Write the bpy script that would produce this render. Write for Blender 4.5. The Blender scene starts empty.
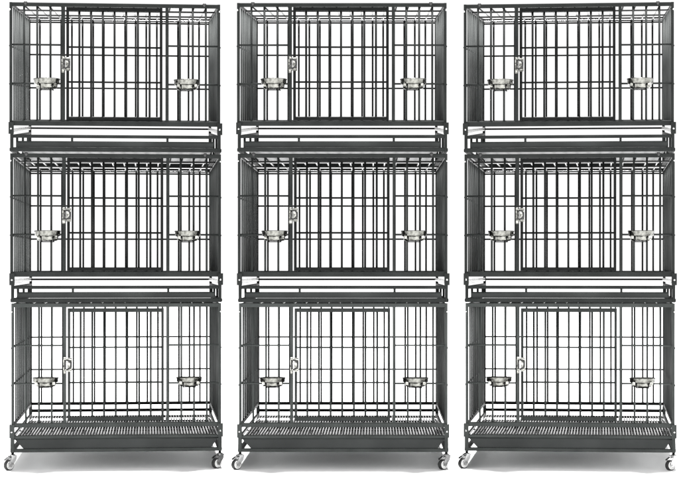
import bpy, bmesh, math, random
from mathutils import Vector, Matrix
R = math.radians
random.seed(4)
scene = bpy.context.scene
COL = scene.collection

# ------------------------------------------------------------------ camera, world, lamps, exposure
U = 0.0046                 # metres per drawing unit used for the crate plans
CAM_D = 10.0                # metres from the lens to the fronts of the stacks
CAM_Z = (469.5 - 265) * U
cam = bpy.data.cameras.new("camera")
camo = bpy.data.objects.new("camera", cam)
COL.objects.link(camo)
camo.location = (0, -CAM_D, CAM_Z)
camo.rotation_euler = (R(90), 0, 0)
cam.sensor_width = 36.0
cam.lens = CAM_D / U * 36.0 / 679.0
cam.shift_x = (339.5 - 375.2) / 679.0
cam.shift_y = (265.0 - 238.5) / 679.0
cam.clip_start = 0.1
cam.clip_end = 500
scene.camera = camo

world = bpy.data.worlds.new("World")
scene.world = world
world.use_nodes = True
bg = world.node_tree.nodes["Background"]
bg.inputs[0].default_value = (1, 1, 1, 1)
bg.inputs[1].default_value = 1.12


def softbox(name, loc, target, sx, sy, power):
    l = bpy.data.lights.new(name, 'AREA')
    l.shape = 'RECTANGLE'
    l.size, l.size_y, l.energy = sx, sy, power
    o = bpy.data.objects.new(name, l)
    COL.objects.link(o)
    o.location = loc
    o.rotation_euler = (Vector(target) - Vector(loc)).to_track_quat('-Z', 'Y').to_euler()
    return o


softbox("overhead_softbox", (0, 5.0, 60), (0, 0.5, 0), 6.0, 6.0, 170000)
softbox("front_softbox", (-1.5, -11.0, 1.6), (0, 0, 0.4), 5.0, 1.6, 60)

scene.view_settings.view_transform = 'Standard'
scene.view_settings.look = 'None'
scene.view_settings.exposure = 0
scene.view_settings.gamma = 1
scene.view_settings.use_curve_mapping = False
scene.cycles.max_bounces = 8
scene.cycles.sample_clamp_indirect = 5.0
scene.cycles.use_denoising = True


# ------------------------------------------------------------------ materials
def new_mat(name):
    m = bpy.data.materials.new(name)
    m.use_nodes = True
    nt = m.node_tree
    return m, nt, nt.nodes["Principled BSDF"]


def noise_mat(name, c0, c1, scale, rough=(0.3, 0.45), metallic=0.0, bump=0.0, bscale=300.0, bdist=0.0006, coat=0.0, spec=0.5):
    m, nt, p = new_mat(name)
    tc = nt.nodes.new("ShaderNodeTexCoord")
    n = nt.nodes.new("ShaderNodeTexNoise")
    n.inputs["Scale"].default_value = scale
    n.inputs["Detail"].default_value = 5
    nt.links.new(tc.outputs["Object"], n.inputs["Vector"])
    r = nt.nodes.new("ShaderNodeValToRGB")
    r.color_ramp.elements[0].position = 0.33
    r.color_ramp.elements[1].position = 0.68
    r.color_ramp.elements[0].color = (*c0, 1)
    r.color_ramp.elements[1].color = (*c1, 1)
    nt.links.new(n.outputs["Fac"], r.inputs["Fac"])
    nt.links.new(r.outputs["Color"], p.inputs["Base Color"])
    mr = nt.nodes.new("ShaderNodeMapRange")
    mr.inputs["To Min"].default_value, mr.inputs["To Max"].default_value = rough
    nt.links.new(n.outputs["Fac"], mr.inputs["Value"])
    nt.links.new(mr.outputs["Result"], p.inputs["Roughness"])
    p.inputs["Metallic"].default_value = metallic
    p.inputs["Specular IOR Level"].default_value = spec
    p.inputs["Coat Weight"].default_value = coat
    if bump:
        v = nt.nodes.new("ShaderNodeTexVoronoi")
        v.inputs["Scale"].default_value = bscale
        nt.links.new(tc.outputs["Object"], v.inputs["Vector"])
        b = nt.nodes.new("ShaderNodeBump")
        b.inputs["Strength"].default_value = bump
        b.inputs["Distance"].default_value = bdist
        nt.links.new(v.outputs["Distance"], b.inputs["Height"])
        nt.links.new(b.outputs["Normal"], p.inputs["Normal"])
    return m


M_FRAME = noise_mat("hammered_charcoal_paint", (0.0085, 0.0097, 0.0093), (0.0165, 0.0183, 0.0176), 9, (0.55, 0.7), 0.0, 0.35, 170, 0.0008, spec=0.12)
M_FRAME_GREY = noise_mat("hammered_grey_paint", (0.022, 0.0248, 0.0238), (0.038, 0.042, 0.0403), 9, (0.55, 0.7), 0.0, 0.35, 170, 0.0008, spec=0.15)
M_WIRE_GREY = noise_mat("grey_wire_paint", (0.011, 0.0125, 0.012), (0.020, 0.0225, 0.0217), 14, (0.45, 0.6), 0.0, 0.0, spec=0.12)
M_WIRE = noise_mat("charcoal_wire_paint", (0.003, 0.0034, 0.0033), (0.007, 0.0075, 0.0074), 14, (0.36, 0.5), 0.0, 0.0, spec=0.07)
M_GLOSS = noise_mat("glossy_charcoal_enamel", (0.005, 0.0055, 0.0055), (0.010, 0.0105, 0.0105), 14, (0.24, 0.32), 0.0, 0.0, coat=0.2, spec=0.2)
M_GRATE = noise_mat("worn_grey_grate_enamel", (0.05, 0.052, 0.05), (0.11, 0.114, 0.11), 7, (0.15, 0.28), 0.0, 0.0, coat=0.8)
M_SIDE_LIT = noise_mat("side_wire_paint_lit", (0.045, 0.048, 0.047), (0.075, 0.079, 0.077), 6, (0.5, 0.65), 0.0, 0.0, spec=0.2)  # lighter than the other wires: light inside the crate put into the colour
M_TRAY = noise_mat("dark_tray_sheet", (0.013, 0.0147, 0.0143), (0.026, 0.0287, 0.028), 5, (0.36, 0.5), 0.0, 0.15, 220, 0.0005, spec=0.15)
M_BOUNCE = noise_mat("added_bounce_sheet", (0.70, 0.71, 0.71), (0.80, 0.81, 0.81), 12, (0.5, 0.7))  # pale reflector added under the bottom trays, out of view
M_STEEL = noise_mat("stamped_stainless_steel", (0.16, 0.16, 0.148), (0.40, 0.40, 0.37), 60, (0.14, 0.26), 1.0, 0.75, 55, 0.003)
M_BOWL = noise_mat("spun_steel", (0.055, 0.055, 0.05), (0.19, 0.19, 0.175), 55, (0.16, 0.3), 1.0, 0.75, 55, 0.003)
M_ZINC = noise_mat("bright_zinc", (0.42, 0.42, 0.41), (0.66, 0.66, 0.65), 22, (0.15, 0.32), 1.0, 0.0)
M_CHROME = noise_mat("bright_chrome", (0.20, 0.20, 0.20), (0.42, 0.42, 0.42), 45, (0.10, 0.24), 1.0, 0.0)
M_HUB = noise_mat("white_hub_plastic", (0.72, 0.72, 0.71), (0.84, 0.84, 0.83), 20, (0.35, 0.45))
M_RUBBER = noise_mat("black_rubber", (0.010, 0.010, 0.010), (0.022, 0.022, 0.022), 40, (0.5, 0.7))
M_FLOOR = noise_mat("white_studio_floor", (0.86, 0.86, 0.86), (0.89, 0.89, 0.89), 2.0, (0.75, 0.9), spec=0.2)


# ------------------------------------------------------------------ mesh builder (plan units: x right, d back, p down)
class MB:
    """Collects shapes given in plan units and links them as one mesh object."""

    def __init__(self, ox=115.0, od=169.5, op=469.5, lift=None):
        self.bm = bmesh.new()
        self.o = (ox, od, op)
        self.lift = lift

    def P(self, x, d, p):
        z = (self.o[2] - p) * U
        if self.lift:
            z += self.lift(d, p)
        return Vector(((x - self.o[0]) * U, (d - self.o[1]) * U, z))

    def verts(self, pts):
        return [self.bm.verts.new(q) for q in pts]

    def face(self, vs, smooth=False, mi=0):
        try:
            f = self.bm.faces.new(vs)
            f.smooth = smooth
            f.material_index = mi
        except ValueError:
            pass

    def ring(self, rings, caps=True, smooth=True, mi=0, closed=True):
        vr = [self.verts(r) for r in rings]
        n = len(vr[0])
        for a, b in zip(vr, vr[1:]):
            for i in range(n if closed else n - 1):
                self.face((a[i], a[(i + 1) % n], b[(i + 1) % n], b[i]), smooth, mi)
        if caps:
            self.face(list(reversed(vr[0])), False, mi)
            self.face(vr[-1], False, mi)

    def wire(self, a, b, r, n=8, mi=0):
        """round rod between two plan points, radius in plan units"""
        A, B = self.P(*a), self.P(*b)
        t = (B - A).normalized()
        u = t.cross(Vector((0, 0, 1)) if abs(t.z) < 0.9 else Vector((1, 0, 0))).normalized()
        v = t.cross(u)
        self.ring([[q + (u * math.cos(2 * math.pi * i / n) + v * math.sin(2 * math.pi * i / n)) * r * U for i in range(n)] for q in (A, B)], mi=mi)

    def rod(self, pts, r, n=8, mi=0, closed=False):
        """bent round rod through plan points"""
        Q = [self.P(*q) for q in pts]
        m = len(Q)
        rings = []
        ref = None
        for i, q in enumerate(Q):
            if closed:
                t = Q[(i + 1) % m] - Q[i - 1]
            else:
                t = Q[min(i + 1, m - 1)] - Q[max(i - 1, 0)]
            t.normalize()
            if ref is None:
                ref = t.cross(Vector((0, 0, 1)) if abs(t.z) < 0.9 else Vector((1, 0, 0))).normalized()
            u = (ref - t * ref.dot(t)).normalized()
            ref = u
            v = t.cross(u)
            rings.append([q + (u * math.cos(2 * math.pi * k / n) + v * math.sin(2 * math.pi * k / n)) * r * U for k in range(n)])
        if closed:
            rings.append(rings[0])
        self.ring(rings, caps=not closed, mi=mi)
        if closed:
            bmesh.ops.remove_doubles(self.bm, verts=self.bm.verts, dist=1e-6)

    def box(self, x0, x1, d0, d1, p0, p1, ch=0.45, axis=None, mi=0):
        """box with chamfered long edges; the long axis is found from the sizes"""
        ext = (x1 - x0, d1 - d0, p1 - p0)
        ax = axis if axis is not None else max(range(3), key=lambda k: ext[k])
        lo, hi = [x0, d0, p0], [x1, d1, p1]
        i, j = [(1, 2), (2, 0), (0, 1)][ax]
        c = min(ch, (hi[i] - lo[i]) * 0.33, (hi[j] - lo[j]) * 0.33)
        prof = [(lo[i] + c, lo[j]), (hi[i] - c, lo[j]), (hi[i], lo[j] + c), (hi[i], hi[j] - c), (hi[i] - c, hi[j]), (lo[i] + c, hi[j]), (lo[i], hi[j] - c), (lo[i], lo[j] + c)]
        rings = []
        for e in (lo[ax], hi[ax]):
            ring = []
            for (a, b) in prof:
                q = [0, 0, 0]
                q[ax], q[i], q[j] = e, a, b
                ring.append(self.P(*q))
            rings.append(ring)
        self.ring(rings, smooth=False, mi=mi)

    def hexa(self, c, mi=0):
        """six-faced solid from eight plan corners (bottom four, top four)"""
        v = self.verts([self.P(*q) for q in c])
        for f in ((0, 1, 2, 3), (7, 6, 5, 4), (0, 4, 5, 1), (1, 5, 6, 2), (2, 6, 7, 3), (3, 7, 4, 0)):
            self.face([v[k] for k in f], False, mi)

    def lathe(self, prof, centre, axis=(0, 0, 1), n=36, mi=0, wob=None):
        """prof: list of (radius, height along axis) in plan units, closed profile"""
        C = self.P(*centre)
        a = Vector(axis).normalized()
        u = a.cross(Vector((0, 0, 1)) if abs(a.z) < 0.9 else Vector((1, 0, 0))).normalized()
        v = a.cross(u)
        rings = []
        for k in range(n):
            th = 2 * math.pi * k / n
            w = wob(th) if wob else 0
            rings.append([C + (u * math.cos(th) + v * math.sin(th)) * max(r, 0.01) * U + a * (h + w * (r / 13.0)) * U for r, h in prof])
        vr = [self.verts(r) for r in rings]
        m = len(prof)
        for k in range(n):
            A, B = vr[k], vr[(k + 1) % n]
            for i in range(m - 1):
                self.face((A[i], B[i], B[i + 1], A[i + 1]), True, mi)
        bmesh.ops.remove_doubles(self.bm, verts=self.bm.verts, dist=U * 0.012)

    def build(self, name, mats, parent=None, label=None):
        if not isinstance(mats, (list, tuple)):
            mats = [mats]
        bmesh.ops.recalc_face_normals(self.bm, faces=self.bm.faces)
        me = bpy.data.meshes.new(name)
        self.bm.to_mesh(me)
        self.bm.free()
        for m in mats:
            me.materials.append(m)
        o = bpy.data.objects.new(name, me)
        COL.objects.link(o)
        if parent:
            o.parent = parent
        if label:
            o["label"] = label
        return o


def copy_tree(o, parent=None):
    c = o.copy()
    COL.objects.link(c)
    c.parent = parent
    for ch in list(o.children):
        copy_tree(ch, c)
    return c


# ------------------------------------------------------------------ setting: a white sweep of floor
fb = bmesh.new()
for q in ((-60, -30, 0), (60, -30, 0), (60, 140, 0), (-60, 140, 0)):
    fb.verts.new(q)
fb.faces.new(fb.verts)
fm = bpy.data.meshes.new("floor")
fb.to_mesh(fm)
fb.free()
fm.materials.append(M_FLOOR)
floor = bpy.data.objects.new("floor", fm)
COL.objects.link(floor)
floor["kind"] = "structure"

# ------------------------------------------------------------------ the crates
DEP = 339.0
BACK_X = [11.5 + 12.176 * k for k in range(18)]
SIDE_D = [DEP * (0.15 + 0.85 * k / 8.6) for k in range(9)]


def make_crate(kind, dx, dp, lift, base_p):
    """kind 'stacked' (on legs with a tray) or 'rolling' (on casters). dx, dp move the plan; base_p is where it stands"""
    roll = kind == 'rolling'
    root = bpy.data.objects.new("dog_crate", None)
    root.empty_display_size = 0.1
    COL.objects.link(root)

    frame, wires = (M_FRAME_GREY, M_WIRE_GREY) if roll else (M_FRAME, M_WIRE)

    def mb():
        return MB(115.0 - dx, DEP / 2, base_p - dp, lift)

    if roll:
        XL, XR, PW = 13.3, 219.5, 2.7
        T0, T1, B0, B1 = 303.2, 307.2, 422.8, 427.2
        DL, DR = (63.0, 66.3), (165.8, 168.8)
        sw = [26.3, 39.2, 51.9, 180.9, 193.6, 206.4]
        sh = (345.3, 383.4)
        FX0, FX1, FT0, FT1, FB0, FB1 = 67.6, 163.4, 308.2, 312.2, 416.8, 421.0
        dh = (347.4, 382.5)
        dwx = [68.8 + 11.65 * (k + 1) for k in range(7)]
        bh = (348.0, 385.2)
        rear_rails = [(422.8, 426.3), (430.9, 434.3)]
        LP = 357.0
    else:
        XL, XR, PW = 11.5, 218.5, 2.7
        T0, T1, B0, B1 = 3.0, 7.0, 120.8, 126.0
        DL, DR = (61.3, 65.0), (165.0, 168.2)
        sw = [24.5, 37.5, 50.6, 179.5, 192.4, 205.5]
        sh = (45.2, 83.9)
        FX0, FX1, FT0, FT1, FB0, FB1 = 66.3, 162.0, 7.2, 11.2, 116.6, 120.2
        dh = (47.2, 82.1)
        dwx = [67.6 + 11.65 * (k + 1) for k in range(7)]
        bh = (46.3, 84.5)
        rear_rails = [(120.8, 125.0), (129.8, 131.8)]
        LP = 56.5
    R1, R2 = 1.06, 0.92     # radii of upright and level wires

    # front panel: posts, rails, door posts and the wires of the two fixed bays
    m = mb()
    m.box(XL - PW / 2, XL + PW / 2, 0, 5, T0, B1)
    m.box(XR - PW / 2, XR + PW / 2, 0, 5, T0, B1)
    m.box(XL + PW / 2, XR - PW / 2, 0.4, 4.6, T0, T1)
    m.box(XL + PW / 2, XR - PW / 2, 0.4, 4.6, B0, B1)
    for a, b in (DL, DR):
        m.box(a, b, 0.7, 4.3, T1, B0)
    for x in sw:
        m.wire((x, 2.6, T1 - .5), (x, 2.6, B0 + .5), R1)
    for p in sh:
        m.wire((XL, 1.3, p), (DL[0] + .5, 1.3, p), R2)
        m.wire((DR[1] - .5, 1.3, p), (XR, 1.3, p), R2)
    m.build("front_panel", frame, root)

    # door with its own wires and pivot pins
    m = mb()
    W = 2.7
    m.box(FX0, FX0 + W, 0.6, 4.0, FT0, FB1)
    m.box(FX1 - W, FX1, 0.6, 4.0, FT0, FB1)
    m.box(FX0 + W, FX1 - W, 0.9, 3.7, FT0, FT1)
    m.box(FX0 + W, FX1 - W, 0.9, 3.7, FB0, FB1)
    for x in dwx:
        m.wire((x, 2.6, FT1 - .5), (x, 2.6, FB0 + .5), R1)
    for p in dh:
        m.wire((FX0 + 1, 1.2, p), (FX1 - 1, 1.2, p), R2)
    for a, b in ((FT0 - 1.4, FT0 + .6), (FB1 - .6, B0 + .6)):
        m.wire((FX1 - W / 2, 2.3, a), (FX1 - W / 2, 2.3, b), 0.8)
    m.build("door", wires, root)

    # slide latch over the gap between door and post
    m = mb()
    m.box(DL[0] + .3, DL[0] + 3.2, -1.0, 0.7, LP, LP + 16.5)
    m.box(DL[0] + 4.3, DL[0] + 9.0, -0.5, 0.6, LP + .8, LP + 14.5, axis=2)
    for q in (LP + 2.4, LP + 12.6):
        m.box(DL[0] + 1.0, DL[0] + 8.4, -2.0, -0.6, q - 1.1, q + 1.1)
    la = m.build("latch", M_STEEL, root)
    m = mb()
    cx, cy = DL[0] + 5.3, LP + 7.6
    m.rod([(cx - 1.8, -2.6, cy - 4.6)] + [(cx + 3.3 * math.sin(a) - .4, -3.0, cy - 4.4 * math.cos(a)) for a in [R(v) for v in range(10, 175, 18)]] + [(cx - 1.8, -2.6, cy + 4.6)], 0.85)
    m.wire((DL[0] + 2.0, -2.2, cy - 5), (DL[0] + 2.0, -2.2, cy + 5), 0.7)
    m.build("latch_handle", M_RUBBER, la)

    # back panel
    m = mb()
    m.box(XL - PW / 2, XL + PW / 2, DEP - 5, DEP, T0, B1)
    m.box(XR - PW / 2, XR + PW / 2, DEP - 5, DEP, T0, B1)
    m.box(XL + PW / 2, XR - PW / 2, DEP - 4.6, DEP - .4, T0, T1)
    for a, b in rear_rails:
        m.box(XL + (PW / 2 if b < B1 else 1.5), XR - (PW / 2 if b < B1 else 1.5), DEP - 4.4, DEP - .6, a, b)
    for x in BACK_X[1:-1]:
        xx = XL + (x - 11.5) * (XR - XL) / 207.0
        m.wire((xx, DEP - 2.4, T1 - .5), (xx, DEP - 2.4, rear_rails[0][0] + .5), R1)
    for p in bh + (T1 + 2.0,):
        m.wire((XL, DEP - 3.6, p), (XR, DEP - 3.6, p), R2)
    m.build("back_panel", M_WIRE, root)

    # side panels
    for x in (XL, XR):
        m = mb()
        m.box(x - 1.1, x + 1.1, 5, DEP - 5, T0 + .4, T1 - .2, mi=1)
        m.box(x - .8, x + .8, 5, DEP - 5, B0 + .4, B1 - .2, mi=1)
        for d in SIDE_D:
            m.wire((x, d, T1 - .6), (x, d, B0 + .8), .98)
        for p in bh:
            m.wire((x + (1.2 if x > 100 else -1.2), 4, p), (x + (1.2 if x > 100 else -1.2), DEP - 4, p), R2)
        m.build("side_panel", [M_SIDE_LIT, wires], root)

    # roof panel
    m = mb()
    for d in (101, 216):
        m.wire((XL + 1, d, T1 - .6), (XR - 1, d, T1 - .6), 0.95)
    m.box(XL + 1.5, XR - 1.5, DEP - 12, DEP - 6, T0 + 2.6, T1 + .6)
    for k in range(1, 17):
        x = XL + k * (XR - XL) / 17.0
        m.wire((x, 3, T1 - 1.7), (x, DEP - 6, T1 - 1.7), 0.78)
    m.build("roof_panel", M_GLOSS, root)

    # floor grate of bars running front to back
    m = mb()
    GE = DEP * .8
    if roll:
        n, gp, rad = 71, 434.6, 0.72
    else:
        n, gp, rad = 17, 123.6, 0.62
    for k in range(1, n):
        x = XL + k * (XR - XL) / n
        if roll:
            m.box(x - .62, x + .62, 3.2, GE, gp - .5, gp + 1.0, ch=.3)
        else:
            m.wire((x, 40, gp), (x, DEP - 4, gp), rad, n=6)
    for d in (78, 162, GE - 1.2):
        m.box(XL + 1.4, XR - 1.4, d - 1.2, d + 1.2, gp + .9 - (1.6 if d > 150 else 0), gp + 2.3)
    m.build("floor_grate", M_GRATE if roll else M_GLOSS, root)

    # base frame under the cage
    if roll:
        U0, U1, L0, L1, PX = 435.2, 438.2, 448.4, 451.8, 1.9
        XA, XB = 13.1, 219.6
        top = 427.2
    else:
        U0, U1, L0, L1, PX = 135.0, 138.2, 147.6, 151.6, 1.45
        XA, XB = 12.4, 218.9
        top = 126.2
    m = mb()
    for x in (XA, XB):
        m.box(x - PX, x + PX, -1.0, 5.4, top, L1)
        m.box(x - PX, x + PX, DEP - 5, DEP + .6, top, L1)
        m.box(x - 1.3, x + 1.3, 5.4, DEP - 5, U0 + .3, U1 - .3)
        m.box(x - 2.4, x + 2.4, 5.4, DEP - 5, L0 + .3, L1 - .3)
        if not roll:
            for d in (91, 195, 292):
                m.wire((x, d, U1 - .6), (x, d, L0 + .6), 1.25, n=10)
    m.box(XA + PX, XB - PX, -.6, 3.0, U0, U1)
    m.box(XA + PX, XB - PX, -.6, 4.6, L0, L1)
    m.box(XA + PX, XB - PX, DEP - 4.2, DEP + .2, L0, L1)
    if not roll:
        for x in (72.0, 167.0):
            m.box(x - 1.1, x + 1.1, 2.0, 4.2, U1 - .4, 142.6)
    m.build("base_frame", frame, root)

    # bright steel runners along both sides of the stacked crates
    if not roll:
        for x, s in ((XL, 1), (XR, -1)):
            m = mb()
            m.box(x + s * 1.5 - .5, x + s * 1.5 + .5, 8, DEP - 8, 128.9, 132.6, ch=.3)
            m.build("steel_runner", M_ZINC, root)

    # tray drawer
    m = mb()
    if roll:
        x0, x1, i0, i1, pt, pb, q0, q1, pbk = 14.9, 217.8, 24.0, 211.0, 438.6, 448.3, 1.2, DEP * .8, 439.5
    else:
        x0, x1, i0, i1, pt, pb, q0, q1, pbk = 17.0, 213.5, 17.6, 212.9, 142.0, 147.3, 2.4, DEP - 14, 146.0
    t = 0.9
    # front wall, back wall, side walls, bottom sheet as thin solids
    m.hexa([(i0, q0, pb), (i1, q0, pb), (i1, q0 + t, pb), (i0, q0 + t, pb), (x0, q0, pt), (x1, q0, pt), (x1, q0 + t, pt), (x0, q0 + t, pt)])
    m.hexa([(i0, q1, pb), (i1, q1, pb), (i1, q1 + t, pb), (i0, q1 + t, pb), (x0, q1, pbk), (x1, q1, pbk), (x1, q1 + t, pbk), (x0, q1 + t, pbk)])
    for a, b, s in ((i0, x0, 1), (i1, x1, -1)):
        m.hexa([(a, q0 + t, pb), (a + s * t, q0 + t, pb), (a + s * t, q1, pb), (a, q1, pb), (b, q0 + t, pt), (b + s * t, q0 + t, pt), (b + s * t, q1, pbk), (b, q1, pbk)])
    m.hexa([(i0 + t, q0 + t, pb), (i1 - t, q0 + t, pb), (i1 - t, q1, pb), (i0 + t, q1, pb), (i0 + t, q0 + t, pb - .7), (i1 - t, q0 + t, pb - .7), (i1 - t, q1, pb - .7), (i0 + t, q1, pb - .7)])
    if roll:
        m.hexa([(i0 + .3, q0 + .3, pb + .9), (i1 - .3, q0 + .3, pb + .9), (i1 - .3, q1, pb + .9), (i0 + .3, q1, pb + .9), (i0 + .3, q0 + .3, pb + .1), (i1 - .3, q0 + .3, pb + .1), (i1 - .3, q1, pb + .1), (i0 + .3, q1, pb + .1)], mi=1)  # added sheet below the pan, bounces light into the floor shadow
    # rolled lip along the top of the front
    m.wire((x0, q0 + .2, pt), (x1, q0 + .2, pt), .75)
    m.build("tray", [M_TRAY, M_BOUNCE], root)

    # corner brackets with bolts at the foot of the cage
    for x, s in ((XA, -1), (XB, 1)):
        m = mb()
        a, b = (424.2, 437.6) if roll else (122.6, 134.4)
        m.box(x - 2.6 + s * .4, x + 2.6 + s * .4, -2.0, -1.0, a, b, axis=2)
        m.box(x + s * 2.2 - .5, x + s * 2.2 + .5, -1.2, 7, a, b, axis=2)
        br = m.build("corner_bracket", frame, root)
        m = mb()
        m.lathe([(0.01, 1.1), (.6, 1.0), (1.1, .5), (1.15, 0), (0.01, 0)], (x + s * .5, -2.0, (a + b) / 2 + .6), axis=(0, -1, 0), n=12)
        m.build("bolt", M_ZINC, br)
    # bolts near the top of the posts and knobs on the roof rail
    tb = T0 + (7.2 if not roll else 8.4)
    for x, s in ((XL, -1), (XR, 1)):
        m = mb()
        m.lathe([(0.01, .9), (.7, .8), (1.0, .3), (1.0, 0), (0.01, 0)], (x + s * .9, 0, tb), axis=(0, -1, 0), n=12)
        m.build("bolt", M_ZINC, root)
        if not roll:
            m = mb()
            m.lathe([(0.01, 1.6), (1.3, 1.4), (1.9, .6), (1.9, -.4), (1.2, -1.0), (1.2, -2.2), (0.01, -2.2)], (26.0 if s < 0 else 204.0, 1.0, T0 + .4), axis=(0, 0, 1), n=14)
            m.build("knob", M_RUBBER, root)

    # bowl holders: a ring clamped to the level wire, with two hooks and a cradle below
    if roll:
        bowls, rp = ((46.3, 380.2), (188.4, 380.4)), 380.4
    else:
        bowls, rp = ((47.6, 85.0), (186.2, 85.0)), 85.0
    for x, p in bowls:
        m = mb()
        m.rod([(x + 11.2 * math.cos(a), -13.2 + 11.2 * math.sin(a), p) for a in [2 * math.pi * k / 32 for k in range(32)]], .62, closed=True)
        for q in (-9, 9):
            m.rod([(x + q, -6.6, p), (x + q, -1.5, p), (x + q, 1.0, p - 1.6), (x + q, 2.4, p - .6), (x + q, 2.4, p + 2.6)], .6)
        for q in (-6.0, 6.0):
            m.rod([(x + q, -22.6, p), (x + q, -22.0, p + 3.6), (x + q, -20.5, p + 6.2), (x + q, -6.5, p + 6.2), (x + q, -3.2, p + 4.0), (x + q, -3.8, p)], .5)
        m.wire((x - 6, -15.5, p + 6.2), (x + 6, -15.5, p + 6.2), .5)
        for q in (-8.6, 8.6):
            m.box(x + q - 1.3, x + q + 1.3, -23.4, -20.8, p + .3, p + 3.4, axis=1, mi=1)
            m.wire((x + q, -24.2, p + 1.9), (x + q, -20.0, p + 1.9), .55, mi=1)
        m.build("bowl_holder", [M_WIRE, M_STEEL], root)

    # casters
    if roll:
        for x, d in ((13.2, 2.0), (219.6, 2.0), (13.2, DEP - 3), (219.6, DEP - 3)):
            yaw = R(40)
            ax = Vector((math.sin(yaw), -math.cos(yaw), 0))       # axle, pointing to the right and forward
            tr = Vector((-math.cos(yaw), -math.sin(yaw), 0))      # trailing direction, left and forward
            wc = (x + tr.x * 4.6, d + tr.y * 4.6, 464.3)

            def off(c, a, t, h):
                return (c[0] + ax.x * a + tr.x * t, c[1] + ax.y * a + tr.y * t, c[2] - h)
            m = mb()
            m.lathe([(0.01, 4.2), (1.4, 4.2), (1.4, 1.4), (2.6, 1.4), (3.0, .6), (3.0, 0), (0.01, 0)], (x, d, 455.4), n=18)
            for s in (-1, 1):
                a0, a1 = s * 3.0, s * 3.6
                pl = [(-2.6, 9.6), (2.4, 9.6), (6.6, 2.6), (6.2, -1.2), (3.6, -1.4), (-1.6, 5.2)]
                pts0 = [m.P(*off((x, d, 464.5), a0, t, h)) for t, h in pl]
                pts1 = [m.P(*off((x, d, 464.5), a1, t, h)) for t, h in pl]
                m.ring([pts0, pts1], smooth=False)
            pl = [(-2.6, 9.2), (2.6, 9.2), (2.6, 9.9), (-2.6, 9.9)]
            m.ring([[m.P(*off((x, d, 464.5), a, t, h)) for t, h in pl] for a in (-3.6, 3.6)], smooth=False)
            m.wire(off(wc, -4.1, 0, 0), off(wc, 4.1, 0, 0), .9, n=12)
            ca = m.build("caster", M_CHROME, root)
            m = mb()
            m.lathe([(3.0, -2.3), (4.6, -2.4), (5.2, -1.6), (5.2, 1.6), (4.6, 2.4), (3.0, 2.3), (3.0, -2.3)], wc, axis=ax, n=28)
            m.build("tyre", M_RUBBER, ca)
            m = mb()
            m.lathe([(0.01, -1.9), (3.4, -2.6), (4.15, -2.45), (4.15, 2.45), (3.6, 2.7), (2.6, 1.8), (1.6, 1.8), (1.3, 2.6), (0.01, 2.6)], wc, axis=ax, n=24)
            m.build("hub", M_HUB, ca)
            m = mb()
            pl = [(2.2, 8.8), (6.0, 8.2), (9.4, 6.2), (9.6, 5.2), (6.0, 7.0), (2.2, 7.8)]
            m.ring([[m.P(*off((x, d, 464.5), a, t, h)) for t, h in pl] for a in (-1.6, 1.6)], smooth=False)
            m.build("brake_lever", M_CHROME, ca)

    # loose bowls that sit in the holders: things of their own
    out = []
    for x, p in bowls:
        m = MB(x, -13.2, p + 5.4, None)
        hh = 8.8 if roll else 10.0
        k = 4.4 if roll else 5.2            # height of the wide collar below the rim
        prof = [(0.01, 0), (8.4, 0), (9.6, .5), (10.3, 1.6), (10.7, hh - k - .4), (12.0, hh - k), (12.5, hh - k + .5), (12.6, hh - 1.2), (13.2, hh - .5), (13.1, hh + .1), (12.6, hh + .3),
                (11.9, hh - .2), (11.3, hh - 1.6), (10.1, 2.6), (9.0, 1.2), (0.01, .8)]
        m.lathe(prof, (x, -13.2, p + 5.4), n=40)
        b = m.build("feeding_bowl", M_BOWL)
        q = mb().P(x, -13.2, p + 5.4)
        out.append((b, q))
    return root, out


def lift_top(d, p):
    """the upper crate stands on longer rear legs: its cage rises towards the back"""
    w = min(1.0, max(0.0, (147.0 - p) / 9.0))
    return 0.108 * w * max(d, 0) / DEP


kinds = [
    ("topmost", make_crate('stacked', 0.0, 0.0, lift_top, 151.6), 469.5 - 151.6),
    ("middle", make_crate('stacked', 0.8, 150.7, None, 302.3), 469.5 - 302.3),
    ("bottom", make_crate('rolling', 0.0, 0.0, None, 469.5), 0.0),
]
stacks = [
    ("centre", ((341.8 - 375.2) * U, 0.0, 0.0)),
    ("leftmost", (-1.197419, 0.016666, 0.103758)),
    ("rightmost", (0.889045, 0.010259, -0.103974)),
]
used = set()
for sname, (sx, sy, rz) in stacks:
    fwd = Matrix.Rotation(rz, 3, 'Z')
    for kname, (proto, bowls), zu in kinds:
        first = proto.name not in used
        c = proto if first else copy_tree(proto)
        used.add(proto.name)
        loc = Vector((sx, sy, zu * U)) + fwd @ Vector((0, DEP / 2 * U, 0))
        c.location = loc
        c.rotation_euler = (0, 0, rz)
        c["category"] = "dog crate"
        c["group"] = "dog crates stacked three high"
        what = {"topmost": "charcoal wire dog crate with legs and tray, topmost in the %s stack",
                "middle": "charcoal wire dog crate between two others, middle of the %s stack",
                "bottom": "charcoal wire dog crate on white casters, bottom of the %s stack"}[kname]
        c["label"] = what % sname
        for (b, q), side in zip(bowls, ("left of", "right of")):
            fb_ = b.name not in used
            o = b if fb_ else b.copy()
            if not fb_:
                COL.objects.link(o)
            used.add(b.name)
            o.location = loc + fwd @ q
            o.rotation_euler = (0, 0, rz)
            o["category"] = "bowl"
            o["group"] = "feeding bowls hung on the crates"
            o["label"] = "steel bowl hung %s the door of the %s crate, %s stack" % (side, kname, sname)
